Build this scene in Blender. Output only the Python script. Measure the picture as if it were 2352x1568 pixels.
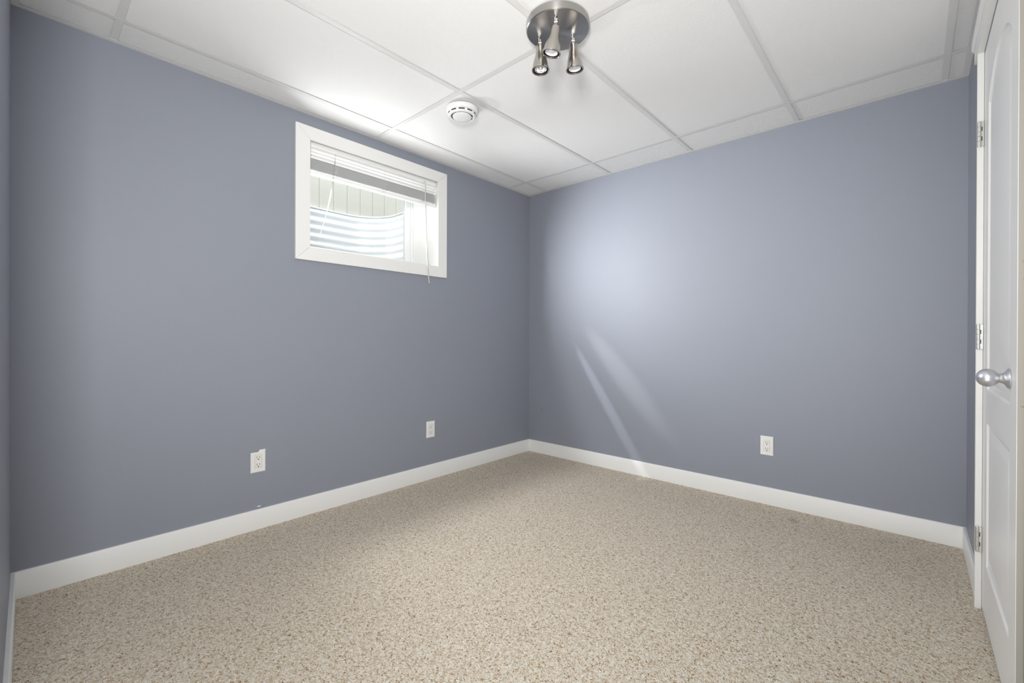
import bpy, bmesh, math, random
from mathutils import Vector, Matrix

random.seed(7)
sc = bpy.context.scene
for o in list(bpy.data.objects):
    bpy.data.objects.remove(o)
COL = sc.collection
PI = math.pi

# ------------------------------------------------------------------ camera
F_PX, CX, CY, CZ = 1017.104, 2.528, -2.97187, 0.99108
YAW, PIT, ROL = 0.8431, -0.00255, 0.0032
fw = Vector((-math.cos(YAW) * math.cos(PIT), math.sin(YAW) * math.cos(PIT), math.sin(PIT)))
rt = Vector((math.sin(YAW), math.cos(YAW), 0))
up = rt.cross(fw)
r2 = rt * math.cos(ROL) + up * math.sin(ROL)
u2 = -rt * math.sin(ROL) + up * math.cos(ROL)
cam_d = bpy.data.cameras.new('camera')
cam_d.sensor_width = 36.0
cam_d.lens = F_PX * 36.0 / 2352.0
cam_d.shift_x = -15.946 / 2352.0
cam_d.shift_y = -6.112 / 2352.0
cam_d.clip_start = 0.01
cam = bpy.data.objects.new('camera', cam_d)
COL.objects.link(cam)
cam.matrix_world = Matrix(((r2.x, u2.x, -fw.x, CX), (r2.y, u2.y, -fw.y, CY), (r2.z, u2.z, -fw.z, CZ), (0, 0, 0, 1)))
sc.camera = cam

# ------------------------------------------------------------------ world, lights, exposure
sc.view_settings.view_transform = 'Standard'
sc.view_settings.look = 'None'
sc.view_settings.gamma = 1.0
sc.view_settings.use_curve_mapping = False
sc.view_settings.exposure = 0.0

world = bpy.data.worlds.new('overcast_sky')
sc.world = world
world.use_nodes = True
bg = world.node_tree.nodes['Background']
bg.inputs['Color'].default_value = (0.965, 0.983, 1.0, 1)


def add_light(name, kind, loc, target, energy, color=(1, 1, 1), **kw):
    d = bpy.data.lights.new(name, kind)
    d.energy = energy
    d.color = color
    for k, v in kw.items():
        setattr(d, k, v)
    o = bpy.data.objects.new(name, d)
    COL.objects.link(o)
    o.location = loc
    o.rotation_euler = (Vector(target) - Vector(loc)).to_track_quat('-Z', 'Y').to_euler()
    return o


PW = dict(sun=1.3, sky=1.15, sill=6.2, well=10.5, key=84.0, sheen=165.0, cam_fill=31.0, bounce=19.0, streak_a=125.0, streak_b=92.0)
bg.inputs['Strength'].default_value = PW['sky']
add_light('sun', 'SUN', (-3, -6, 8), (-3.9, -3.2, 3.2), PW['sun'], (1, 0.96, 0.9), angle=0.02)
# added lamp lying on the sill, throws fill light up at the ceiling
add_light('sill_fill', 'AREA', (-0.165, -1.62, 1.4935), (-0.02, -1.56, 1.90), PW['sill'], (0.97, 0.985, 1.0),
          shape='RECTANGLE', size=0.50, size_y=0.17, spread=2.3)
# added area lamp over the well, standing in for sky light
add_light('well_fill', 'AREA', (-0.74, -1.46, 2.70), (-0.70, -1.46, 1.30), PW['well'], (0.95, 0.975, 1.0),
          shape='RECTANGLE', size=1.1, size_y=0.6)
# soft glint put on the back wall by an added unseen spot
add_light('sheen_spot', 'SPOT', (-0.10, -1.872, 1.80), (1.22, 0.0, 1.57), PW['sheen'], (0.96, 0.975, 1.0),
          spot_size=1.08, spot_blend=1.0, shadow_soft_size=0.03)
# added fill lamps behind the camera, one forward, one up at the ceiling
add_light('camera_fill', 'AREA', (2.44, -3.10, 1.42), (0.3, -1.2, 1.50), PW['cam_fill'], (1.0, 0.985, 0.96),
          shape='RECTANGLE', size=0.3, size_y=0.3, spread=2.6)
add_light('ceiling_fill', 'AREA', (2.40, -3.20, 0.25), (2.10, -1.90, 2.23), PW['bounce'], (1.0, 0.985, 0.965),
          shape='RECTANGLE', size=0.8, size_y=0.5)
# added spot hidden in the window recess, standing in for daylight
add_light('recess_spot', 'SPOT', (-0.10, -1.868, 1.79), (1.75, -0.95, 0.62), PW['key'], (0.96, 0.98, 1.0),
          spot_size=2.15, spot_blend=1.0, shadow_soft_size=0.035)

# ------------------------------------------------------------------ room numbers
H = 2.2337            # underside of the ceiling grid
W = 2.7185            # right wall
D = 3.0               # near wall
T = 0.6096
GA, GB = 0.19664, 0.2776
BB = 0.1025

# ------------------------------------------------------------------ materials


def new_mat(name):
    m = bpy.data.materials.new(name)
    m.use_nodes = True
    nt = m.node_tree
    return m, nt, nt.nodes['Principled BSDF']


def simple(name, col, rough=0.5, metal=0.0, spec=0.5, bump=0.0, bscale=300.0, bdist=0.0005, coat=0.0):
    m, nt, b = new_mat(name)
    b.inputs['Base Color'].default_value = (*col, 1)
    b.inputs['Roughness'].default_value = rough
    b.inputs['Metallic'].default_value = metal
    b.inputs['Specular IOR Level'].default_value = spec
    if bump:
        tc = nt.nodes.new('ShaderNodeTexCoord')
        n = nt.nodes.new('ShaderNodeTexNoise')
        n.inputs['Scale'].default_value = bscale
        n.inputs['Detail'].default_value = 3.0
        bp = nt.nodes.new('ShaderNodeBump')
        bp.inputs['Strength'].default_value = bump
        bp.inputs['Distance'].default_value = bdist
        nt.links.new(tc.outputs['Object'], n.inputs['Vector'])
        nt.links.new(n.outputs['Fac'], bp.inputs['Height'])
        nt.links.new(bp.outputs['Normal'], b.inputs['Normal'])
    return m


def wall_paint():
    m, nt, b = new_mat('blue_grey_wall_paint')
    b.inputs['Roughness'].default_value = 0.52
    b.inputs['Specular IOR Level'].default_value = 0.5
    tc = nt.nodes.new('ShaderNodeTexCoord')
    n = nt.nodes.new('ShaderNodeTexNoise')
    n.inputs['Scale'].default_value = 260.0
    n.inputs['Detail'].default_value = 4.0
    n2 = nt.nodes.new('ShaderNodeTexNoise')
    n2.inputs['Scale'].default_value = 2.2
    n2.inputs['Detail'].default_value = 5.0
    mx = nt.nodes.new('ShaderNodeMix')
    mx.data_type = 'RGBA'
    mx.inputs[6].default_value = (0.252, 0.271, 0.319, 1)
    mx.inputs[7].default_value = (0.266, 0.286, 0.335, 1)
    bp = nt.nodes.new('ShaderNodeBump')
    bp.inputs['Strength'].default_value = 0.35
    bp.inputs['Distance'].default_value = 0.0006
    L = nt.links.new
    L(tc.outputs['Object'], n.inputs['Vector'])
    L(tc.outputs['Object'], n2.inputs['Vector'])
    L(n2.outputs['Fac'], mx.inputs[0])
    L(mx.outputs[2], b.inputs['Base Color'])
    L(n.outputs['Fac'], bp.inputs['Height'])
    L(bp.outputs['Normal'], b.inputs['Normal'])
    return m


def carpet():
    m, nt, b = new_mat('beige_loop_carpet')
    L = nt.links.new
    b.inputs['Roughness'].default_value = 0.95
    b.inputs['Specular IOR Level'].default_value = 0.15
    tc = nt.nodes.new('ShaderNodeTexCoord')
    wn = nt.nodes.new('ShaderNodeTexNoise')
    wn.inputs['Scale'].default_value = 90.0
    wn.inputs['Detail'].default_value = 2.0
    warp = nt.nodes.new('ShaderNodeMix')
    warp.data_type = 'RGBA'
    warp.blend_type = 'LINEAR_LIGHT'
    warp.inputs[0].default_value = 0.006
    L(tc.outputs['Object'], wn.inputs['Vector'])
    L(tc.outputs['Object'], warp.inputs[6])
    L(wn.outputs['Color'], warp.inputs[7])
    v = nt.nodes.new('ShaderNodeTexVoronoi')       # one cell = one loop of yarn
    v.inputs['Scale'].default_value = 265.0
    L(warp.outputs[2], v.inputs['Vector'])
    sep = nt.nodes.new('ShaderNodeSeparateColor')
    L(v.outputs['Color'], sep.inputs['Color'])
    ramp = nt.nodes.new('ShaderNodeValToRGB')
    cr = ramp.color_ramp
    cr.interpolation = 'LINEAR'
    cols = [(0.0, (0.25, 0.16, 0.085)), (0.12, (0.41, 0.30, 0.19)), (0.30, (0.57, 0.475, 0.355)),
            (0.55, (0.65, 0.57, 0.46)), (0.80, (0.71, 0.65, 0.55)), (1.0, (0.77, 0.735, 0.66))]
    cr.elements[0].position, cr.elements[0].color = cols[0][0], (*cols[0][1], 1)
    cr.elements[1].position, cr.elements[1].color = cols[-1][0], (*cols[-1][1], 1)
    for p, c in cols[1:-1]:
        e = cr.elements.new(p)
        e.color = (*c, 1)
    n1 = nt.nodes.new('ShaderNodeTexNoise')       # clusters of darker yarn
    n1.inputs['Scale'].default_value = 75.0
    n1.inputs['Detail'].default_value = 3.0
    L(tc.outputs['Object'], n1.inputs['Vector'])
    ma = nt.nodes.new('ShaderNodeMath')
    ma.operation = 'MULTIPLY_ADD'
    ma.inputs[1].default_value = 1.0
    ma.inputs[2].default_value = -0.43
    L(n1.outputs['Fac'], ma.inputs[0])
    ad = nt.nodes.new('ShaderNodeMath')
    ad.operation = 'ADD'
    ad.use_clamp = True
    L(sep.outputs['Red'], ad.inputs[0])
    L(ma.outputs[0], ad.inputs[1])
    L(ad.outputs[0], ramp.inputs['Fac'])
    last = ramp.outputs['Color']
    # small dark spots trodden into the pile
    for (x, y, r, k) in ((0.3354, -1.9155, 0.006, 0.75), (2.2234, -0.6874, 0.006, 0.6), (2.0431, -0.1752, 0.035, 0.28)):
        ds = nt.nodes.new('ShaderNodeVectorMath')
        ds.operation = 'DISTANCE'
        ds.inputs[1].default_value = (x, y, 0.0)
        L(warp.outputs[2], ds.inputs[0])
        mr = nt.nodes.new('ShaderNodeMapRange')
        mr.inputs['From Min'].default_value = r * 0.5
        mr.inputs['From Max'].default_value = r
        mr.inputs['To Min'].default_value = k
        mr.inputs['To Max'].default_value = 0.0
        L(ds.outputs['Value'], mr.inputs['Value'])
        mx = nt.nodes.new('ShaderNodeMix')
        mx.data_type = 'RGBA'
        mx.inputs[7].default_value = (0.10, 0.075, 0.05, 1)
        L(mr.outputs['Result'], mx.inputs[0])
        L(last, mx.inputs[6])
        last = mx.outputs[2]
    L(last, b.inputs['Base Color'])
    bp = nt.nodes.new('ShaderNodeBump')
    bp.invert = True
    bp.inputs['Strength'].default_value = 0.8
    bp.inputs['Distance'].default_value = 0.004
    L(v.outputs['Distance'], bp.inputs['Height'])
    L(bp.outputs['Normal'], b.inputs['Normal'])
    return m


def ceiling_tile(name, scale, strength, dist):
    m, nt, b = new_mat(name)
    L = nt.links.new
    b.inputs['Base Color'].default_value = (0.86, 0.86, 0.85, 1)
    b.inputs['Roughness'].default_value = 0.9
    b.inputs['Specular IOR Level'].default_value = 0.2
    tc = nt.nodes.new('ShaderNodeTexCoord')
    n = nt.nodes.new('ShaderNodeTexNoise')
    n.inputs['Scale'].default_value = scale
    n.inputs['Detail'].default_value = 5.0
    n.inputs['Roughness'].default_value = 0.65
    bp = nt.nodes.new('ShaderNodeBump')
    bp.inputs['Strength'].default_value = strength
    bp.inputs['Distance'].default_value = dist
    L(tc.outputs['Object'], n.inputs['Vector'])
    L(n.outputs['Fac'], bp.inputs['Height'])
    L(bp.outputs['Normal'], b.inputs['Normal'])
    return m


def brushed(name, col, rough=0.3, radial=False):
    m, nt, b = new_mat(name)
    L = nt.links.new
    b.inputs['Base Color'].default_value = (*col, 1)
    b.inputs['Metallic'].default_value = 1.0
    b.inputs['Roughness'].default_value = rough
    b.inputs['Anisotropic'].default_value = 0.85 if radial else 0.55
    tan = nt.nodes.new('ShaderNodeTangent')
    tan.direction_type = 'RADIAL'
    tan.axis = 'Z'
    b.inputs['Anisotropic Rotation'].default_value = 0.25
    L(tan.outputs['Tangent'], b.inputs['Tangent'])
    return m


def door_paint():
    m, nt, b = new_mat('white_woodgrain_door_paint')
    L = nt.links.new
    b.inputs['Base Color'].default_value = (0.80, 0.80, 0.79, 1)
    b.inputs['Roughness'].default_value = 0.38
    tc = nt.nodes.new('ShaderNodeTexCoord')
    mp = nt.nodes.new('ShaderNodeMapping')
    mp.inputs['Scale'].default_value = (260, 260, 7)
    n = nt.nodes.new('ShaderNodeTexNoise')
    n.inputs['Scale'].default_value = 1.0
    n.inputs['Detail'].default_value = 4.0
    bp = nt.nodes.new('ShaderNodeBump')
    bp.inputs['Strength'].default_value = 0.35
    bp.inputs['Distance'].default_value = 0.0008
    L(tc.outputs['Object'], mp.inputs['Vector'])
    L(mp.outputs['Vector'], n.inputs['Vector'])
    L(n.outputs['Fac'], bp.inputs['Height'])
    L(bp.outputs['Normal'], b.inputs['Normal'])
    return m


def glass_mat():
    m = bpy.data.materials.new('clear_window_glass')
    m.use_nodes = True
    nt = m.node_tree
    nt.nodes.clear()
    out = nt.nodes.new('ShaderNodeOutputMaterial')
    t = nt.nodes.new('ShaderNodeBsdfTransparent')
    t.inputs['Color'].default_value = (0.96, 0.98, 0.97, 1)
    g = nt.nodes.new('ShaderNodeBsdfGlossy')
    g.inputs['Roughness'].default_value = 0.02
    fr = nt.nodes.new('ShaderNodeFresnel')
    fr.inputs['IOR'].default_value = 1.45
    mx = nt.nodes.new('ShaderNodeMixShader')
    nt.links.new(fr.outputs['Fac'], mx.inputs['Fac'])
    nt.links.new(t.outputs[0], mx.inputs[1])
    nt.links.new(g.outputs[0], mx.inputs[2])
    nt.links.new(mx.outputs[0], out.inputs['Surface'])
    return m


def translucent_white(name, col):
    m, nt, b = new_mat(name)
    b.inputs['Base Color'].default_value = (*col, 1)
    b.inputs['Roughness'].default_value = 0.35
    b.inputs['Transmission Weight'].default_value = 0.0
    return m


M_WALL = wall_paint()
M_CARPET = carpet()
M_TILE = ceiling_tile('fine_white_ceiling_tile', 300.0, 0.5, 0.0016)
M_TILE_C = ceiling_tile('coarse_white_ceiling_tile', 165.0, 0.7, 0.0042)
M_GRID = simple('white_painted_grid_steel', (0.74, 0.74, 0.73), 0.45)
M_TRIM = simple('white_semi_gloss_trim_paint', (0.80, 0.80, 0.78), 0.38, bump=0.05, bscale=60)
M_DOOR = door_paint()
M_SHADED_EDGE = simple('shaded_beige_latch_edge', (0.42, 0.395, 0.345), 0.6, bump=0.2, bscale=150)  # beige edge, colour darkened to stand for the shade on it
M_CHIP = simple('bare_wood_chip', (0.42, 0.33, 0.22), 0.8)
M_VINYL = simple('white_window_vinyl', (0.84, 0.85, 0.85), 0.35)
M_BLIND = simple('white_blind_aluminium', (0.88, 0.88, 0.87), 0.3)
M_CORD = simple('darkened_blind_cord', (0.26, 0.26, 0.25), 0.7)  # white cord, colour darkened to offset the strong lamp beside it
M_LADDER = simple('white_ladder_cord', (0.70, 0.70, 0.68), 0.7)
M_WAND = simple('milky_plastic_wand', (0.56, 0.55, 0.52), 0.25)
M_GLASS = glass_mat()
M_STEEL = simple('galvanised_steel', (0.86, 0.87, 0.90), 0.42, 0.15)
M_FENCE = simple('cream_vinyl_fence', (0.78, 0.765, 0.72), 0.55, bump=0.05, bscale=12)
M_GRAVEL = simple('pale_gravel', (0.60, 0.58, 0.54), 0.9, bump=0.8, bscale=60, bdist=0.01)
M_PLATE = simple('white_plastic_plate', (0.80, 0.80, 0.78), 0.32)
M_SOCKET = simple('white_plastic_socket', (0.78, 0.775, 0.74), 0.35)
M_SLOT = simple('dark_socket_slot', (0.03, 0.03, 0.03), 0.6)
M_ZINC = simple('zinc_mounting_strap', (0.45, 0.45, 0.43), 0.4, 0.9)
M_NICKEL = brushed('brushed_nickel', (0.47, 0.445, 0.41), 0.24)
M_NICKEL_R = brushed('radially_brushed_nickel', (0.46, 0.445, 0.425), 0.32, True)
M_HINGE = simple('satin_nickel_hinge', (0.66, 0.66, 0.63), 0.36, 1.0)
M_KNOB = simple('satin_nickel_knob', (0.60, 0.61, 0.64), 0.42, 1.0)
M_BLACK = simple('black_lamp_interior', (0.015, 0.015, 0.015), 0.5)
M_REFL = simple('silver_bulb_reflector', (0.86, 0.86, 0.86), 0.22, 0.85)
M_BULB = simple('frosted_bulb_face', (0.80, 0.80, 0.82), 0.18)
M_SMOKE = simple('white_detector_plastic', (0.80, 0.80, 0.79), 0.42)
M_DARK = simple('dark_detector_vent', (0.06, 0.06, 0.055), 0.7)
M_MARK = simple('dark_scuff', (0.05, 0.05, 0.06), 0.8)

# ------------------------------------------------------------------ mesh helpers


def add_box(bm, x0, x1, y0, y1, z0, z1, mi=0):
    vs = [bm.verts.new((x, y, z)) for x in (x0, x1) for y in (y0, y1) for z in (z0, z1)]
    idx = ((0, 1, 3, 2), (4, 6, 7, 5), (0, 4, 5, 1), (2, 3, 7, 6), (0, 2, 6, 4), (1, 5, 7, 3))
    for f in idx:
        fc = bm.faces.new([vs[i] for i in f])
        fc.material_index = mi
    return vs


def add_prism(bm, poly, fn, lo, hi, mi=0):
    """extrude a 2-D outline; fn(a, b, t) maps outline coordinates and depth to a point"""
    A = [bm.verts.new(fn(a, b, lo)) for a, b in poly]
    B = [bm.verts.new(fn(a, b, hi)) for a, b in poly]
    n = len(poly)
    for i in range(n):
        bm.faces.new((A[i], A[(i + 1) % n], B[(i + 1) % n], B[i])).material_index = mi
    bm.faces.new(A[::-1]).material_index = mi
    bm.faces.new(B).material_index = mi


def add_lathe(bm, prof, mat=None, seg=48, mi=0, caps=True):
    """prof: list of (radius, height) turned about local Z; mat: Matrix placing it"""
    mat = mat or Matrix()
    rings = []
    for r, z in prof:
        if r < 1e-6:
            rings.append([bm.verts.new(mat @ Vector((0, 0, z)))])
        else:
            rings.append([bm.verts.new(mat @ Vector((r * math.cos(2 * PI * k / seg), r * math.sin(2 * PI * k / seg), z))) for k in range(seg)])
    for a, b in zip(rings, rings[1:]):
        for k in range(seg):
            k2 = (k + 1) % seg
            if len(a) == 1 and len(b) == 1:
                continue
            if len(a) == 1:
                f = bm.faces.new((a[0], b[k], b[k2]))
            elif len(b) == 1:
                f = bm.faces.new((a[k], a[k2], b[0]))
            else:
                f = bm.faces.new((a[k], a[k2], b[k2], b[k]))
            f.material_index = mi
            f.smooth = True
    if caps:
        for rr in (rings[0], rings[-1]):
            if len(rr) > 1:
                bm.faces.new(rr).material_index = mi


def add_tube(bm, pts, r, seg=10, mi=0):
    pts = [Vector(p) for p in pts]
    rings = []
    for i, p in enumerate(pts):
        t = (pts[min(i + 1, len(pts) - 1)] - pts[max(i - 1, 0)]).normalized()
        ref = Vector((0, 0, 1)) if abs(t.z) < 0.9 else Vector((1, 0, 0))
        a = t.cross(ref).normalized()
        b = t.cross(a)
        rr = r[i] if isinstance(r, (list, tuple)) else r
        rings.append([bm.verts.new(p + a * rr * math.cos(2 * PI * k / seg) + b * rr * math.sin(2 * PI * k / seg)) for k in range(seg)])
    for a, b in zip(rings, rings[1:]):
        for k in range(seg):
            f = bm.faces.new((a[k], a[(k + 1) % seg], b[(k + 1) % seg], b[k]))
            f.smooth = True
            f.material_index = mi
    bm.faces.new(rings[0][::-1]).material_index = mi
    bm.faces.new(rings[-1]).material_index = mi


def obj(name, bm, mats, parent=None, bevel=0.0, bseg=2, loc=(0, 0, 0), solid=0.0, sharp=40):
    bmesh.ops.recalc_face_normals(bm, faces=bm.faces)
    me = bpy.data.meshes.new(name)
    bm.to_mesh(me)
    bm.free()
    for m in (mats if isinstance(mats, (list, tuple)) else [mats]):
        me.materials.append(m)
    try:
        me.set_sharp_from_angle(angle=math.radians(sharp))
    except Exception:
        pass
    o = bpy.data.objects.new(name, me)
    COL.objects.link(o)
    o.location = loc
    if parent:
        o.parent = parent
    if solid:
        s = o.modifiers.new('solid', 'SOLIDIFY')
        s.thickness = solid
        s.offset = 0
    if bevel:
        b = o.modifiers.new('bevel', 'BEVEL')
        b.width = bevel
        b.segments = bseg
        b.limit_method = 'ANGLE'
        b.angle_limit = math.radians(50)
    return o


def struct(o, label=None, cat=None):
    o['kind'] = 'structure'
    if label:
        o['label'] = label
        o['category'] = cat
    return o


def tag(o, label, cat, group=None):
    o['label'] = label
    o['category'] = cat
    if group:
        o['group'] = group
    return o


def empty(name, loc):
    o = bpy.data.objects.new(name, None)
    o.empty_display_size = 0.05
    COL.objects.link(o)
    o.location = loc
    return o


def copy_tree(o, parent=None):
    c = o.copy()
    COL.objects.link(c)
    c.parent = parent
    for ch in list(o.children):
        copy_tree(ch, c)
    return c


def bmn():
    return bmesh.new()


# ------------------------------------------------------------------ shell: floor, walls
HY = -4.7     # far end of the hallway behind the camera
HX = 1.28     # its left side
bm = bmn()
add_box(bm, -0.36, W + 0.12, HY - 0.1, 0.12, -0.12, 0.0)
floor = struct(obj('floor', bm, M_CARPET), 'beige flecked loop pile carpet covering the whole floor', 'carpet')

WY0, WY1, WZ0, WZ1 = -1.915, -1.003, 1.487, 2.100      # clear window opening
JT = 0.012
bm = bmn()
WT = -0.36
add_box(bm, WT, 0, -D - 0.12, WY0 - JT, 0, 2.36)
add_box(bm, WT, 0, WY1 + JT, 0.12, 0, 2.36)
add_box(bm, WT, 0, WY0 - JT, WY1 + JT, 0, WZ0 - JT)
add_box(bm, WT, 0, WY0 - JT, WY1 + JT, WZ1 + JT, 2.36)
wall_l = struct(obj('wall_left', bm, M_WALL), 'blue-grey painted wall with the high basement window', 'wall')

bm = bmn()
add_box(bm, 0, W + 0.12, 0, 0.12, 0, 2.36)
wall_b = struct(obj('wall_back', bm, M_WALL), 'blue-grey painted wall facing the camera on the right', 'wall')
bm = bmn()
add_lathe(bm, [(0.0045, 0), (0.004, 0.0006), (0, 0.0008)], Matrix.Translation((0.1466, 0, 0.3756)) @ Matrix.Rotation(PI / 2, 4, 'X') @ Matrix.Diagonal((0.7, 1.3, 1, 1)), 12)
obj('scuff_mark', bm, M_MARK, wall_b)['label'] = 'small dark scuff near the corner'

# door opening in the right wall
DY0, DY1, DZ = -1.340, -0.630, 2.036
NW = 0.0135     # the wall past the latch edge sits back from the door face
bm = bmn()
add_box(bm, W, W + 0.12, DY1 + 0.0005, 0.0, 0, 2.36)
add_box(bm, W + NW, W + 0.12, HY - 0.1, DY0 - 0.002, 0, 2.36)
add_box(bm, W, W + 0.12, DY0 - 0.002, DY1 + 0.002, DZ + 0.0005, 2.36)
add_box(bm, W + 0.06, W + 0.12, DY0 - 0.002, DY1 + 0.002, 0, DZ + 0.0005)
wall_r = struct(obj('wall_right', bm, M_WALL), 'blue-grey wall strip beside the white panel door', 'wall')

NY = -D - 0.0035
bm = bmn()
v = add_box(bm, 0, HX, -D - 0.12, -D, 0, 2.36)
for q in v:
    if q.co.x > 1 and q.co.y > -D - 0.06:
        q.co.y = NY - 0.004
wall_n = struct(obj('wall_near', bm, M_WALL), 'blue-grey wall seen edge-on at the left border', 'wall')

bm = bmn()
add_box(bm, HX - 0.12, HX, HY, -D - 0.12, 0, 2.36)
add_box(bm, HX - 0.12, W, HY - 0.1, HY, 0, 2.36)
struct(obj('wall_hall', bm, M_TRIM), 'pale hallway wall behind the camera', 'wall')

# ------------------------------------------------------------------ ceiling: tiles and suspension grid
xs = [0.0, GA] + [GA + T * i for i in range(1, 5)] + [W]
ys = [0.0, -GB] + [-GB - 2 * T * i for i in range(1, 4)] + [HY]
bm = bmn()
hw = 0.012
add_box(bm, WT, W + 0.12, HY - 0.1, 0.12, H + 0.03, H + 0.12)
for i in range(len(xs) - 1):
    for j in range(len(ys) - 1):
        x0, x1 = xs[i], xs[i + 1]
        y1, y0 = ys[j], ys[j + 1]
        border = j == 0 or i == 0 or i == 5
        g = 0.0045
        dz = random.uniform(0, 0.0012)
        add_box(bm, x0 + g, x1 - g, y0 + g, y1 - g, H + 0.0035 + dz, H + 0.02, 1 if border else 0)
ceil = struct(obj('ceiling', bm, [M_TILE, M_TILE_C], bevel=0.001, bseg=1), 'white suspended ceiling of lay-in acoustic tiles', 'ceiling')
bm = bmn()
for x in xs[1:-1]:
    add_box(bm, x - hw, x + hw, HY, 0, H, H + 0.0008)
    add_box(bm, x - 0.003, x + 0.003, HY, 0, H + 0.0005, H + 0.028)
for y in ys[1:-1]:
    add_box(bm, 0, W, y - hw, y + hw, H + 0.0003, H + 0.0011)
    add_box(bm, 0, W, y - 0.003, y + 0.003, H + 0.0005, H + 0.028)
obj('suspension_grid', bm, M_GRID, ceil)
bm = bmn()   # L-shaped wall angle all round
la = 0.022
for k, a in enumerate(((0, la, -D, -la), (0, W, -la, 0), (W - la, W, HY, -la), (la, HX, -D - 0.004, -D + la))):
    add_box(bm, *a, H - 0.0006 - 0.0002 * (k % 2), H + 0.0004)
for a in ((0.0001, 0.0012, -D, -0.0013), (0, W, -0.0012, -0.0001), (W - 0.0012, W - 0.0001, HY, -0.0013), (0.0013, HX, -D - 0.004, -D + 0.0012)):
    add_box(bm, *a, H + 0.0002, H + 0.022)
obj('wall_angle', bm, M_GRID, ceil)

# ------------------------------------------------------------------ baseboards
bt = 0.013


def base_profile(t, h):
    return [(0, 0), (t, 0), (t, h - 0.004), (t - 0.003, h), (0, h)]


bm = bmn()
add_prism(bm, base_profile(bt, BB), lambda a, b, t: (a, t, b), -D, 0.0)
struct(obj('baseboard_left', bm, M_TRIM, bevel=0.0008), 'white baseboard under the window wall', 'baseboard')
bm = bmn()
add_prism(bm, base_profile(bt, BB), lambda a, b, t: (t, -a, b), bt, W)
struct(obj('baseboard_back', bm, M_TRIM, bevel=0.0008), 'white baseboard along the back wall', 'baseboard')
bm = bmn()
add_prism(bm, base_profile(bt, BB), lambda a, b, t: (W - a, t, b), DY1 + 0.078, -bt)
struct(obj('baseboard_right', bm, M_TRIM, bevel=0.0008), 'short white baseboard between corner and door casing', 'baseboard')
bm = bmn()
add_prism(bm, base_profile(bt, BB), lambda a, b, t: (t, -D - 0.0078 * t / HX + a, b), bt, HX)
struct(obj('baseboard_near', bm, M_TRIM, bevel=0.0008), 'white baseboard at the left border of the picture', 'baseboard')

# ------------------------------------------------------------------ window: casing, jambs, vinyl frame, glass
win = empty('window_1', (0, -1.459, 1.79))
struct(win, 'small white-cased basement window high on the left wall', 'window')
WO = Vector((0, -1.459, 1.79))


def wobj(name, bm, mats, parent=win, **kw):
    bmesh.ops.translate(bm, verts=bm.verts, vec=-WO)
    return obj(name, bm, mats, parent, **kw)


CY0, CY1, CZ0, CZ1 = -1.981, -0.935, 1.419, 2.1645     # casing outside
IY0, IY1, IZ0, IZ1 = -1.9025, -1.012, 1.4945, 2.091    # casing inside
bm = bmn()
ct = 0.016
g = 0.0004
for poly in (
    [(CY0 + g, CZ1), (CY1 - g, CZ1), (IY1 - g, IZ1), (IY0 + g, IZ1)],
    [(CY0 + g, CZ0), (CY1 - g, CZ0), (IY1 - g, IZ0), (IY0 + g, IZ0)],
    [(CY0, CZ0 + g), (CY0, CZ1 - g), (IY0, IZ1 - g), (IY0, IZ0 + g)],
    [(CY1, CZ0 + g), (CY1, CZ1 - g), (IY1, IZ1 - g), (IY1, IZ0 + g)]):
    add_prism(bm, poly, lambda a, b, t: (t, a, b), 0.0, ct)
wobj('casing', bm, M_TRIM, bevel=0.0012)
bm = bmn()
for a in ((WY0 - JT, WY0, WZ0 - JT, WZ1 + JT), (WY1, WY1 + JT, WZ0 - JT, WZ1 + JT), (WY0, WY1, WZ0 - JT, WZ0), (WY0, WY1, WZ1, WZ1 + JT)):
    add_box(bm, -0.34, 0.0, *a)
wobj('jamb', bm, M_TRIM)
bm = bmn()
fx0, fx1 = -0.355, -0.300


def ring(bm, x0, x1, y0, y1, z0, z1, w, wb=None):
    wb = wb or w
    add_box(bm, x0, x1, y0, y0 + w, z0, z1)
    add_box(bm, x0, x1, y1 - w, y1, z0, z1)
    add_box(bm, x0, x1, y0 + w, y1 - w, z0, z0 + wb)
    add_box(bm, x0, x1, y0 + w, y1 - w, z1 - w, z1)


ring(bm, fx0, fx1, WY0, WY1, WZ0, WZ1, 0.018, 0.03)
wobj('frame', bm, M_VINYL, bevel=0.002)
bm = bmn()
ring(bm, fx0 + 0.01, fx1 - 0.010, WY0 + 0.018, WY1 - 0.018, WZ0 + 0.03, WZ1 - 0.018, 0.042, 0.046)
sash = wobj('sash', bm, M_VINYL, bevel=0.003)
bm = bmn()
add_box(bm, -0.330, -0.326, WY0 + 0.055, WY1 - 0.055, WZ0 + 0.07, WZ1 - 0.055)
wobj('glass_pane', bm, M_GLASS, sash)

# ------------------------------------------------------------------ mini blind, pulled up
BO = Vector((-0.03, -1.459, 2.10))
blind = empty('window_blind', BO)
tag(blind, 'white mini blind pulled up to the top of the window', 'blind')


def bobj(name, bm, mats, parent=blind, **kw):
    bmesh.ops.translate(bm, verts=bm.verts, vec=-BO)
    return obj(name, bm, mats, parent, **kw)


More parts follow.
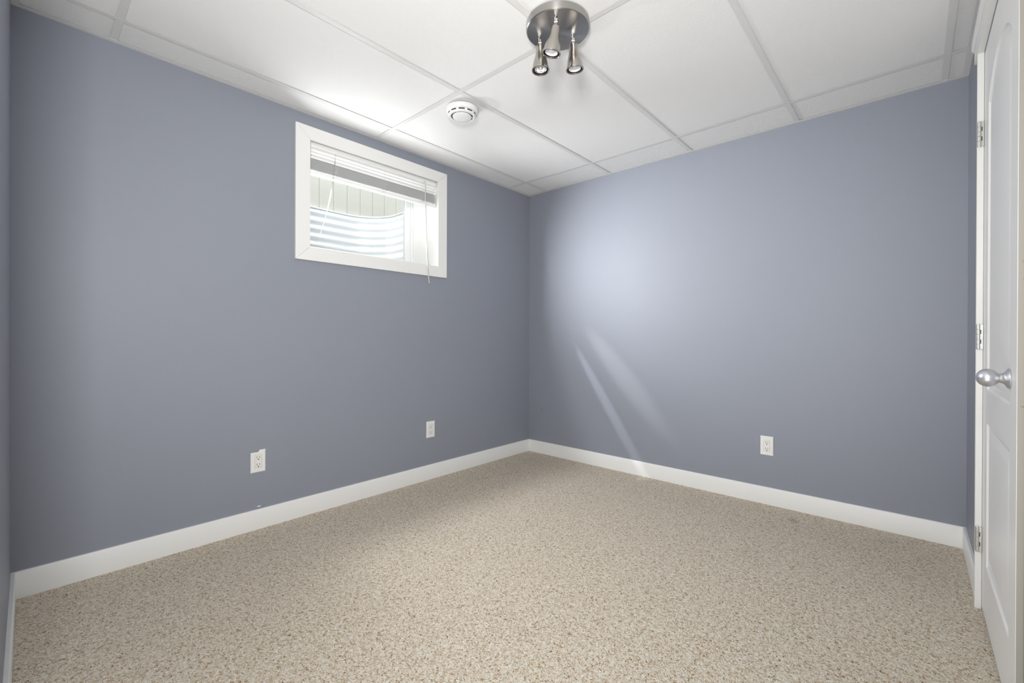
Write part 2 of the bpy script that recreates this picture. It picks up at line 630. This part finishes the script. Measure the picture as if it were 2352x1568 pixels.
by0, by1 = WY0 + 0.004, WY1 - 0.005
bm = bmn()
add_prism(bm, [(-0.046, 2.066), (-0.018, 2.066), (-0.016, 2.070), (-0.016, 2.094), (-0.019, 2.0985), (-0.046, 2.0985)],
          lambda a, b, t: (a, t, b), by0, by1)
bobj('headrail', bm, M_BLIND, bevel=0.001)
for (zc, tilt) in [(2.057, -0.60), (2.039, -0.55), (2.021, -0.45)] + [(2.006 - 0.0030 * k, 0.05) for k in range(22)]:
    bm = bmn()
    n = 6
    hw_ = 0.0125
    top = []
    for k in range(n + 1):
        s = -1 + 2 * k / n
        a = s * hw_
        c = 0.0016 * (1 - s * s)
        jx = 0
        top.append((-0.031 + a * math.cos(tilt), zc + c - a * math.sin(tilt)))
    bot = [(x, z_ - 0.0006) for x, z_ in reversed(top)]
    e0 = random.uniform(-0.001, 0.001)
    add_prism(bm, top + bot, lambda a, b, t: (a, t, b), by0 + 0.003 + e0, by1 - 0.003 + e0)
    bobj('slat', bm, M_BLIND)
bm = bmn()
add_prism(bm, [(-0.044, 1.918), (-0.040, 1.913), (-0.022, 1.913), (-0.018, 1.918), (-0.018, 1.930), (-0.022, 1.935), (-0.040, 1.935), (-0.044, 1.930)],
          lambda a, b, t: (a, t, b), by0 + 0.003, by1 - 0.003)
bobj('bottom_rail', bm, M_BLIND, bevel=0.001)
for yc in (-1.745, -1.42, -1.125):     # ladder cords bunched up in front of the stack
    bm = bmn()
    for q in range(7):
        pts = []
        y = yc + random.uniform(-0.02, 0.02)
        z0 = random.uniform(1.95, 2.0)
        for k in range(9):
            pts.append((-0.0165 + 0.004 * math.sin(k * 1.3 + q), y + 0.012 * math.sin(k * 0.9 + q * 1.7), z0 - 0.006 * k + 0.004 * math.sin(k * 2.1 + q)))
        add_tube(bm, pts, 0.0008, 6)
    for sx in (-0.0165, -0.0445):
        add_tube(bm, [(sx, yc, 2.066), (sx, yc, 2.03), (sx, yc + 0.002, 1.99)], 0.0007, 6)
    bobj('ladder_cord', bm, M_LADDER)
bm = bmn()
for k, (dy, dz) in enumerate(((0.0, 0.0), (-0.018, -0.035))):
    P0, P1 = Vector((-0.020, -1.742, 2.066)), Vector((-0.006, -1.838 + dy, 1.56 + dz))
    pts = []
    for i in range(15):
        t = i / 14
        q = P0.lerp(P1, t)
        q.y += (0.012 + 0.010 * k) * math.sin(PI * t)
        pts.append(q)
    add_tube(bm, pts, 0.0007, 6)
bobj('lift_cord', bm, M_CORD)
bm = bmn()
wpts = [(-0.006, -1.1115, 2.062), (-0.004, -1.1115, 2.03), (0.006, -1.1120, 1.80), (0.018, -1.1115, 1.56), (0.0235, -1.108, 1.47), (0.0275, -1.0995, 1.366)]
add_tube(bm, wpts, [0.0026, 0.0032, 0.0034, 0.0036, 0.0038, 0.0042], 8)
add_tube(bm, [(-0.017, -1.1115, 2.074), (-0.006, -1.1115, 2.072), (-0.006, -1.1115, 2.055)], 0.0022, 8)
bobj('tilt_wand', bm, M_WAND)

# ------------------------------------------------------------------ outside: window well, ground, fence
bm = bmn()
path = []
yc0, yc1, xf, rad = -2.12, -0.83, -1.11, 0.30
path.append((-0.37, yc1))
for k in range(11):
    a = PI / 2 * k / 10
    path.append((xf + rad - rad * math.sin(a), yc1 - rad + rad * math.cos(a)))
for k in range(1, 6):
    path.append((xf, yc1 - rad + (yc0 + rad - yc1 + rad) * k / 6))
for k in range(11):
    a = PI / 2 * k / 10
    path.append((xf + rad - rad * math.cos(a), yc0 + rad - rad * math.sin(a)))
path.append((-0.37, yc0))
nz = 100
grid = []
for i, (x, y) in enumerate(path):
    a = Vector(path[max(i - 1, 0)])
    b = Vector(path[min(i + 1, len(path) - 1)])
    t = (b - a).normalized()
    nrm = Vector((t.y, -t.x))
    colv = []
    for k in range(nz + 1):
        z_ = 1.20 + (2.04 - 1.20) * k / nz
        off = 0.0052 * math.cos(2 * PI * (2.04 - z_) / 0.066)
        colv.append(bm.verts.new((x + nrm.x * off, y + nrm.y * off, z_)))
    grid.append(colv)
for a, b in zip(grid, grid[1:]):
    for k in range(nz):
        bm.faces.new((a[k], b[k], b[k + 1], a[k + 1])).smooth = True
rim = [(x, y, 2.043) for x, y in path]
add_tube(bm, rim, 0.006, 8)
well = obj('window_well', bm, M_STEEL, solid=0.0015, sharp=70)
tag(well, 'corrugated galvanised steel window well curving outside the window', 'window well')

bm = bmn()
add_box(bm, -9, -1.13, -8, 6, 1.0, 2.0)
add_box(bm, -1.13, WT, -8, yc0 - 0.02, 1.0, 2.0)
add_box(bm, -1.13, WT, yc1 + 0.02, 6, 1.0, 2.0)
add_box(bm, -1.13, WT, yc0 - 0.02, yc1 + 0.02, 1.0, 1.22)
struct(obj('ground', bm, M_GRAVEL), 'pale ground outside around the window well', 'ground')

fence = empty('fence', (-3.0, 0.3, 2.0))
tag(fence, 'cream vertical board fence seen through the window above the well', 'fence')
bm = bmn()
y = -0.5098 - 0.182 * 16
bw = 0.182
k = 0
while y < 3.2:
    add_box(bm, -3.022, -3.0, y + 0.0022, y + bw - 0.0022, 2.03, 3.72)
    y += bw
bmesh.ops.translate(bm, verts=bm.verts, vec=(3.0, -0.3, -2.0))
obj('board_panel', bm, M_FENCE, fence, bevel=0.003)
for z0 in (2.12, 2.85, 3.55):
    bm = bmn()
    add_box(bm, -0.065, -0.022, -3.7, 2.9, z0 - 2.0, z0 - 1.91)
    obj('rail', bm, M_FENCE, fence)

# ------------------------------------------------------------------ closet door in the right wall
dr = empty('door_1', (W, -1.011, 0.0))
struct(dr, 'white two-panel arch-top door in the right wall', 'door')
DO = Vector((W, -1.011, 0.0))


def dobj(name, bm, mats, parent=dr, off=DO, **kw):
    bmesh.ops.translate(bm, verts=bm.verts, vec=-off)
    return obj(name, bm, mats, parent, **kw)


ya, yb = DY1 - 0.0015, DY0 + 0.003       # hinge edge, latch edge
zb, zt = 0.012, DZ - 0.001
PY0, PY1 = -1.236, -0.748               # panel recess edges
FX = W + 0.0005                         # door face


def arch(y0, y1, zlo, zsp, zpk, n=24, inset=0.0):
    """outline of a camel-top panel, counter-clockwise seen from the room"""
    ym, hwid = (y0 + y1) / 2, (y1 - y0) / 2 - inset
    pts = [(ym - hwid, zlo + inset), (ym + hwid, zlo + inset)]
    for k in range(n + 1):
        s = 1 - 2 * k / n
        if zpk > zsp:
            c = 0.5 + 0.5 * math.cos(PI * s) if abs(s) > 1 else (1 - s * s) ** 0.85 if abs(s) < 1 else 0
        else:
            c = 0
        pts.append((ym + hwid * s, zsp - inset + (zpk - zsp) * c))
    return pts


def panel_loops(y0, y1, zlo, zsp, zpk):
    # (inset, depth into the door, positive = recessed)
    return [[(FX + d, a, b) for a, b in arch(y0, y1, zlo, zsp, zpk, inset=i)]
            for i, d in ((0.0, 0.0), (0.006, 0.005), (0.014, 0.0065), (0.022, 0.0085), (0.044, 0.0025), (0.050, 0.002))]


bm = bmn()
loops_u = panel_loops(PY0, PY1, 0.815, 1.812, 1.905)
loops_l = panel_loops(PY0, PY1, 0.200, 0.700, 0.700)
vl = []
for loops in (loops_u, loops_l):
    rings = [[bm.verts.new(p) for p in lp] for lp in loops]
    for a, b in zip(rings, rings[1:]):
        n = len(a)
        for k in range(n):
            bm.faces.new((a[k], a[(k + 1) % n], b[(k + 1) % n], b[k]))
    bm.faces.new(rings[-1])
    vl.append(rings[0])
# face of stiles and rails around the two panels
out = [bm.verts.new((FX, a, b)) for a, b in ((yb, zb), (ya, zb), (ya, zt), (yb, zt))]
edges = []
for lp in (out, vl[0], vl[1]):
    for k in range(len(lp)):
        e = bm.edges.get((lp[k], lp[(k + 1) % len(lp)])) or bm.edges.new((lp[k], lp[(k + 1) % len(lp)]))
        edges.append(e)
bmesh.ops.triangle_fill(bm, edges=edges, use_beauty=True)
ob = [bm.verts.new((FX + 0.035, a, b)) for a, b in ((yb, zb), (ya, zb), (ya, zt), (yb, zt))]
for k in range(4):
    bm.faces.new((out[k], out[(k + 1) % 4], ob[(k + 1) % 4], ob[k]))
bm.faces.new(ob[::-1])
leaf = dobj('door_leaf', bm, M_DOOR, sharp=25)

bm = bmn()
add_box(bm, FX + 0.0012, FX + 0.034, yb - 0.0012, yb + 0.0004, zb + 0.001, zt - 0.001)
ce = dobj('latch_edge', bm, M_SHADED_EDGE)
ce['label'] = 'unpainted beige latch edge of the door, darkened for shade'
bm = bmn()
for (z0, h, w_) in ((1.183, 0.012, 0.008), (1.140, 0.006, 0.0055), (0.826, 0.007, 0.009)):
    y_ = yb - 0.0016
    x1 = W + NW + 0.001
    vv = [bm.verts.new(p) for p in ((x1, y_, z0 + h * 0.6), (x1 - w_, y_, z0), (x1 - w_ * 0.4, y_, z0 - h * 0.35), (x1, y_, z0 - h * 0.5))]
    bm.faces.new(vv)
cc = dobj('paint_chip', bm, M_CHIP, solid=0.0005)
cc['label'] = 'brown chips on the latch edge'
bm = bmn()
kn = Vector((W, -1.236, 0.887))
mk = Matrix.Translation(kn) @ Matrix.Rotation(-PI / 2, 4, 'Y')
add_lathe(bm, [(0.0, -0.0005), (0.0265, 0.0), (0.0268, 0.002), (0.0245, 0.0045), (0.0175, 0.0085), (0.0135, 0.0125), (0.0120, 0.018)], mk, 48)
rose = dobj('rosette', bm, M_KNOB)
bm = bmn()
add_lathe(bm, [(0.0110, 0.012), (0.0110, 0.017), (0.0125, 0.020), (0.0170, 0.0245), (0.0215, 0.030), (0.0240, 0.0365), (0.0243, 0.043), (0.0222, 0.0500), (0.0175, 0.0565), (0.011, 0.0610), (0.005, 0.0628), (0.0, 0.0632)], mk, 48)
dobj('knob', bm, M_KNOB)

for hz in (1.742, 1.000, 0.258):
    ho = Vector((W, DY1, hz))
    hg = bmn()
    hx, hy, hr = W - 0.0125, DY1 - 0.0045, 0.0062
    for k in range(5):
        z0 = -0.0445 + 0.0178 * k
        add_lathe(hg, [(hr - 0.0006, z0 + 0.0003), (hr, z0 + 0.0010), (hr, z0 + 0.0168), (hr - 0.0006, z0 + 0.0175)], Matrix.Translation((hx, hy, hz)), 20)
    add_lathe(hg, [(0.0, -0.047), (0.004, -0.0465), (0.0045, -0.0445), (0.0045, 0.0445), (0.004, 0.0465), (0.0, 0.047)], Matrix.Translation((hx, hy, hz)), 16)
    hinge = dobj('hinge', hg, M_HINGE)
    hg = bmn()     # leaf plate wrapped back from the barrel, with the gaps where the other leaf's knuckles sit
    add_box(hg, hx + 0.004, W - 0.0006, hy - 0.0030, hy + 0.0015, hz - 0.0445, hz + 0.0445)
    dobj('hinge_leaf', hg, M_HINGE, hinge, off=DO, bevel=0.0006)
    hg = bmn()
    for k in (1, 3):
        z0 = hz - 0.0445 + 0.0178 * k
        add_box(hg, hx + 0.0052, hx + 0.0075, hy - 0.0034, hy - 0.0029, z0 + 0.001, z0 + 0.0168)
    dobj('knuckle_gap', hg, M_SLOT, hinge, off=DO)

# door casing with craftsman head, painted white
CP = 0.018


def casing_prof(w):
    return [(0, 0), (CP - 0.002, 0), (CP, 0.002), (CP, 0.020), (CP - 0.003, 0.030), (CP - 0.003, w - 0.012), (CP - 0.005, w - 0.004), (CP - 0.008, w), (0, w)]


tr = empty('trim_1', (W, -1.011, 0))
struct(tr, 'white door casing with stepped head moulding', 'door casing')
bm = bmn()
add_prism(bm, casing_prof(0.073), lambda a, b, t: (W - a, DY1 + b, t), 0.0, 2.042)
dobj('side_casing', bm, M_TRIM, tr, bevel=0.001)
CO = -1.62
bm = bmn()
hy0, hy1 = CO - 0.012, DY1 + 0.092
add_prism(bm, [(0, 2.042), (0.020, 2.042), (0.020, 2.092), (0, 2.092)], lambda a, b, t: (W - a, t, b), hy0, hy1)
dobj('head_casing', bm, M_TRIM, tr, bevel=0.001)
bm = bmn()
add_prism(bm, [(0, 2.092), (0.0215, 2.092), (0.0225, 2.098), (0.0265, 2.101), (0.0275, 2.105), (0.0275, 2.132), (0, 2.132)],
          lambda a, b, t: (W - a, t, b), hy0 - 0.012, hy1 + 0.012)
dobj('crown_cap', bm, M_TRIM, tr, bevel=0.0008)

# ------------------------------------------------------------------ ceiling spotlight
LC = Vector((1.470, -1.560, H))
lamp = empty('ceiling_spotlight', LC)
tag(lamp, 'brushed nickel round ceiling light with three spot heads', 'ceiling light')


def lobj(name, bm, mats, parent=lamp, **kw):
    return obj(name, bm, mats, parent, **kw)


bm = bmn()
add_lathe(bm, [(0.124, 0.0), (0.1245, -0.020), (0.1238, -0.0265), (0.1205, -0.0285), (0.100, -0.0292), (0.05, -0.0300), (0.0, -0.0302)], None, 96)
lobj('canopy', bm, M_NICKEL_R, sharp=25)
heads = [((1.5151, -1.6299, 0.0285), (1.5125, -1.6285, 0.066), (1.4935, -1.6310, 0.1625), 1),
         ((1.3922, -1.5772, 0.0285), (1.3955, -1.5765, 0.066), (1.3990, -1.5780, 0.1645), 0),
         ((1.5009, -1.4988, 0.0285), (1.5040, -1.4985, 0.066), (1.5040, -1.4885, 0.1635), 1)]
for att, tp, mo, kind in heads:
    A = Vector((att[0], att[1], H - att[2])) - LC
    B = Vector((tp[0], tp[1], H - tp[2])) - LC
    C = Vector((mo[0], mo[1], H - mo[2])) - LC
    ax = (C - B).normalized()
    Lh = (C - B).length
    q = ax.to_track_quat('Z', 'Y').to_matrix().to_4x4()
    mt = Matrix.Translation(B) @ q
    bm = bmn()
    # shade: bell shape, open at the mouth, with an inner wall
    add_lathe(bm, [(0.0, 0.0), (0.0150, 0.0), (0.0175, 0.0015), (0.0180, 0.005), (0.0180, 0.018), (0.0190, 0.028), (0.0215, 0.040), (0.0250, 0.052), (0.0285, 0.064), (0.0310, 0.076), (0.0320, Lh - 0.009),
                   (0.0325, Lh - 0.0085), (0.0350, Lh - 0.0075), (0.0358, Lh - 0.004), (0.0350, Lh), (0.0325, Lh + 0.0005), (0.0305, Lh - 0.001), (0.0300, Lh - 0.006)], None, 64, caps=False)
    head = lobj('spot_shade', bm, M_NICKEL, sharp=28)
    head.matrix_local = mt
    bm = bmn()
    add_lathe(bm, [(0.0299, Lh - 0.003), (0.0292, Lh - 0.010), (0.028, Lh - 0.022), (0.0, Lh - 0.024)], None, 48, caps=False)
    lobj('inner_sleeve', bm, M_BLACK, head)
    # bulb
    bm = bmn()
    zb_ = Lh - 0.0045
    if kind:
        add_lathe(bm, [(0.0, zb_ - 0.012), (0.020, zb_ - 0.012), (0.0248, zb_ - 0.005), (0.0248, zb_ - 0.001), (0.0238, zb_), (0.0222, zb_ - 0.0012), (0.0170, zb_ - 0.005), (0.0120, zb_ - 0.007), (0.0105, zb_ - 0.0035), (0.007, zb_ - 0.0025), (0.0, zb_ - 0.002)], None, 48, caps=False)
        bulb = lobj('bulb', bm, M_BULB, head)
    else:
        seg = 72
        rings = []
        prof = [(0.0248, zb_ - 0.004), (0.0248, zb_ - 0.0005), (0.0236, zb_), (0.0222, zb_ - 0.001), (0.019, zb_ - 0.006), (0.013, zb_ - 0.013), (0.0065, zb_ - 0.018), (0.0, zb_ - 0.0185)]
        for r_, z_ in prof:
            rings.append([bm.verts.new(Vector(((r_ * (1 + (0.045 * (-1) ** k if 0.004 < r_ < 0.022 else 0))) * math.cos(2 * PI * k / seg), (r_ * (1 + (0.045 * (-1) ** k if 0.004 < r_ < 0.022 else 0))) * math.sin(2 * PI * k / seg), z_ - (0.0006 * (-1) ** k if 0.004 < r_ < 0.022 else 0)))) for k in range(seg)])
        for a, b in zip(rings, rings[1:]):
            for k in range(seg):
                try:
                    bm.faces.new((a[k], a[(k + 1) % seg], b[(k + 1) % seg], b[k]))
                except ValueError:
                    pass
        bulb = lobj('bulb', bm, M_REFL, head)
        bulb['label'] = 'faceted silver reflector bulb'
        bm = bmn()
        add_lathe(bm, [(0.0, zb_ - 0.018), (0.004, zb_ - 0.018), (0.0045, zb_ - 0.006), (0.003, zb_ - 0.003), (0.0, zb_ - 0.002)], None, 16, caps=False)
        lobj('bulb_capsule', bm, M_BULB, head)
    # pivot: two flat plates and a pin
    bm = bmn()
    sd = Vector((0.83, 0.55, 0)).normalized()
    dn = (B - A).normalized()
    fwv = dn.cross(sd).normalized()
    for s, l0, l1 in ((-1, 0.0, 0.85), (1, 0.25, 1.06)):
        c0 = A + dn * (l0 * (B - A).length) + sd * 0.0028 * s
        c1 = A + dn * (l1 * (B - A).length) + sd * 0.0028 * s
        vs = []
        for p in (c0, c1):
            for e in (-1, 1):
                for h_ in (-1, 1):
                    vs.append(bm.verts.new(p + fwv * 0.0042 * e + sd * 0.0012 * h_))
        for f in ((0, 1, 3, 2), (4, 6, 7, 5), (0, 4, 5, 1), (2, 3, 7, 6), (0, 2, 6, 4), (1, 5, 7, 3)):
            bm.faces.new([vs[i] for i in f])
    mid = A + (B - A) * 0.55
    add_tube(bm, [mid - sd * 0.006, mid + sd * 0.006], 0.0032, 12)
    add_tube(bm, [A + Vector((0, 0, 0.001)), A + Vector((0, 0, -0.004))], 0.006, 16)
    bmesh.ops.transform(bm, matrix=mt.inverted(), verts=bm.verts)
    lobj('swivel', bm, M_NICKEL, head)

# ------------------------------------------------------------------ smoke detector
SC = Vector((0.700, -1.388, H))
sm = empty('smoke_detector', SC)
tag(sm, 'round white smoke detector on the ceiling above the window', 'smoke detector')
bm = bmn()
add_lathe(bm, [(0.066, 0.0), (0.066, -0.009)], None, 64)
obj('mounting_plate', bm, M_SMOKE, sm)
bm = bmn()
add_lathe(bm, [(0.070, -0.009), (0.0845, -0.009), (0.0870, -0.011), (0.0872, -0.015), (0.0850, -0.030), (0.0815, -0.034), (0.0755, -0.0365), (0.0740, -0.0365), (0.0735, -0.033), (0.0, -0.033)], None, 72)
body = obj('housing', bm, M_SMOKE, sm, sharp=30)
bm = bmn()
add_lathe(bm, [(0.0725, -0.0335), (0.0725, -0.042), (0.0, -0.042)], None, 64)
obj('vent_ring', bm, M_DARK, body)
bm = bmn()
add_lathe(bm, [(0.0715, -0.0425), (0.0738, -0.0435), (0.0735, -0.048), (0.0690, -0.051), (0.0600, -0.051), (0.0590, -0.047), (0.0, -0.047)], None, 72)
cov = obj('cover', bm, M_SMOKE, sm, sharp=30)
for k in range(10):
    a = 2 * PI * k / 10 + 0.2
    c = Vector((math.cos(a), math.sin(a), 0))
    t = Vector((-math.sin(a), math.cos(a), 0))
    bm = bmn()
    pts = [c * 0.0705 + t * s + Vector((0, 0, z_)) for s in (-0.007, 0.007) for z_ in (-0.034, -0.044)]
    pts2 = [p + c * 0.0028 for p in pts]
    vs = [bm.verts.new(p) for p in pts + pts2]
    for f in ((0, 1, 3, 2), (4, 6, 7, 5), (0, 4, 5, 1), (2, 3, 7, 6), (0, 2, 6, 4), (1, 5, 7, 3)):
        bm.faces.new([vs[i] for i in f])
    obj('vent_rib', bm, M_SMOKE, body)
bm = bmn()
add_lathe(bm, [(0.0585, -0.0472), (0.0585, -0.0480), (0.0, -0.0480)], None, 64)
obj('cover_slot', bm, M_DARK, cov)
bm = bmn()
add_lathe(bm, [(0.0505, -0.0470), (0.0512, -0.0510), (0.0495, -0.0545), (0.0400, -0.0568), (0.0200, -0.0580), (0.0, -0.0583)], None, 64)
obj('test_button', bm, M_SMOKE, sm)
for k in range(3):
    a = 2 * PI * k / 3 + 0.9
    c = Vector((math.cos(a), math.sin(a), 0))
    bm = bmn()
    add_tube(bm, [c * 0.0500 + Vector((0, 0, -0.0485)), c * 0.0602 + Vector((0, 0, -0.0492))], 0.0022, 8)
    obj('bridge', bm, M_SMOKE, cov)

# ------------------------------------------------------------------ wall outlets


def outlet(name, broken=False):
    """built facing +X with its back on x = 0, centred"""
    root = empty(name, (0, 0, 0))
    w, h, t = 0.035, 0.0572, 0.0055
    bm = bmn()
    if broken:
        poly = [(-w, -h), (w, -h), (w, h), (0.0045, h), (0.0035, h - 0.006), (-0.001, h - 0.0105), (-0.010, h - 0.0098), (-0.022, h - 0.0105), (-0.032, h - 0.0096), (-w, h - 0.0115)]
    else:
        poly = [(-w, -h), (w, -h), (w, h), (-w, h)]
    n = len(poly)
    cx = sum(p[0] for p in poly) / n
    lv = []
    for (ins, x) in ((0, 0.0), (0, 0.0022), (0.0035, t)):
        lv.append([bm.verts.new((x, a - math.copysign(min(ins, abs(a)), a) if abs(a) > 0.034 else a, b - math.copysign(ins, b) if abs(b) > 0.04 else b)) for a, b in poly])
    for A, B in zip(lv, lv[1:]):
        for k in range(n):
            bm.faces.new((A[k], A[(k + 1) % n], B[(k + 1) % n], B[k]))
    bm.faces.new(lv[0][::-1])
    bm.faces.new(lv[-1])
    plate = obj('cover_plate', bm, M_PLATE, root, bevel=0.0006)
    if broken:
        plate['label'] = 'white plate with its top left corner broken off'
    bm = bmn()   # fine shadow gap around the receptacle
    add_box(bm, t - 0.0008, t + 0.0002, -0.0172, 0.0172, -0.0338, 0.0338)
    obj('gap', bm, M_ZINC, plate)
    bm = bmn()
    add_box(bm, t - 0.001, t + 0.0014, -0.0163, 0.0163, -0.0329, 0.0329)
    rec = obj('receptacle', bm, M_SOCKET, root, bevel=0.001)
    for zc in (0.0185, -0.0185):
        bm = bmn()
        f = t + 0.0016
        add_box(bm, f - 0.0004, f, -0.0074, -0.0052, zc - 0.0015, zc + 0.0075)
        add_box(bm, f - 0.0004, f, 0.0052, 0.0074, zc - 0.0005, zc + 0.0070)
        poly = [(0.0028 * math.cos(a), zc - 0.0082 + 0.0028 * math.sin(a)) for a in [PI * k / 8 for k in range(9)]] + [(-0.0028, zc - 0.0108), (0.0028, zc - 0.0108)]
        add_prism(bm, poly, lambda a, b, s: (s, a, b), f - 0.0004, f)
        obj('socket_slots', bm, M_SLOT, rec)
    for zc in ((-0.0485,) if broken else (0.0485, -0.0485)):
        bm = bmn()
        add_lathe(bm, [(0.0033, 0), (0.0033, 0.0005), (0.002, 0.0011), (0.0, 0.0012)], Matrix.Translation((t, 0, zc)) @ Matrix.Rotation(PI / 2, 4, 'Y'), 16)
        sw = obj('screw', bm, M_PLATE, root)
        bm = bmn()
        add_box(bm, t + 0.0010, t + 0.0013, -0.0025, 0.0025, zc - 0.0005, zc + 0.0005)
        obj('screw_slot', bm, M_ZINC, sw)
    if broken:
        bm = bmn()
        add_box(bm, 0.0, 0.0012, -0.012, 0.0035, h - 0.012, h - 0.001)
        add_lathe(bm, [(0.0036, 0), (0.0036, 0.001), (0.0, 0.0018)], Matrix.Translation((0.0012, -0.001, h - 0.0055)) @ Matrix.Rotation(PI / 2, 4, 'Y'), 14)
        s_ = obj('mounting_strap', bm, M_ZINC, root)
        s_['label'] = 'bare zinc strap showing in the broken corner'
        bm = bmn()
        add_box(bm, 0.0, 0.0006, -0.0045, -0.0018, h - 0.0085, h - 0.0005)
        add_box(bm, 0.0, 0.0018, 0.0008, 0.0032, h - 0.006, h - 0.0012)
        obj('strap_notch', bm, M_SLOT, s_)
    return root


o1 = outlet('wall_outlet')
o1.location = (0, -1.0648, 0.347)
tag(o1, 'white wall outlet on the window wall, nearest the room corner', 'outlet', 'white wall outlets')
o2 = copy_tree(o1)
o2.location = (1.8751, 0, 0.3487)
o2.rotation_euler = (0, 0, -PI / 2)
tag(o2, 'white wall outlet alone on the back wall', 'outlet', 'white wall outlets')
o3 = outlet('wall_outlet', True)
o3.location = (0, -2.1597, 0.3495)
tag(o3, 'white wall outlet with a broken top left corner, below left of window', 'outlet', 'white wall outlets')

# ------------------------------------------------------------------ tiny cable clip on the wall
bm = bmn()
add_box(bm, 0.0, 0.007, -0.0085, 0.0085, -0.002, 0.002)
clip = obj('wall_clip', bm, M_PLATE, loc=(0.0, -2.156, 0.116), bevel=0.0007)
tag(clip, 'tiny white clip sticking out just above the left baseboard', 'clip')

# ------------------------------------------------------------------ light streaks on the wall, made by added spots in the window recess
def streak(name, src, a, b, width, energy, color):
    """an elongated spot from src covering the wall line a-b"""
    src, a, b = Vector(src), Vector(a), Vector(b)
    mid = ((a - src).normalized() + (b - src).normalized()).normalized()
    zax = -mid
    ln = (b - a) - (b - a).dot(mid) * mid
    yax = ln.normalized()
    xax = yax.cross(zax)
    d = bpy.data.lights.new(name, 'SPOT')
    d.energy = energy
    d.color = color
    half = 0.5 * (a - src).angle(b - src)
    d.spot_size = 2 * half
    d.spot_blend = 1.0
    d.shadow_soft_size = 0.004
    o = bpy.data.objects.new(name, d)
    COL.objects.link(o)
    R = Matrix((xax, yax, zax)).transposed().to_4x4()
    o.matrix_world = Matrix.Translation(src) @ R @ Matrix.Diagonal((width, 1, 1, 1))
    return o


SRC = (-0.275, -1.80, 1.955)
streak('streak_spot', SRC, (0.44, 0, 1.00), (1.30, 0, -0.30), 0.10, PW['streak_a'], (0.92, 0.95, 1.0))
streak('streak_spot', SRC, (0.55, 0, 1.12), (1.42, 0, 0.14), 0.22, PW['streak_b'], (1.0, 0.97, 0.86))
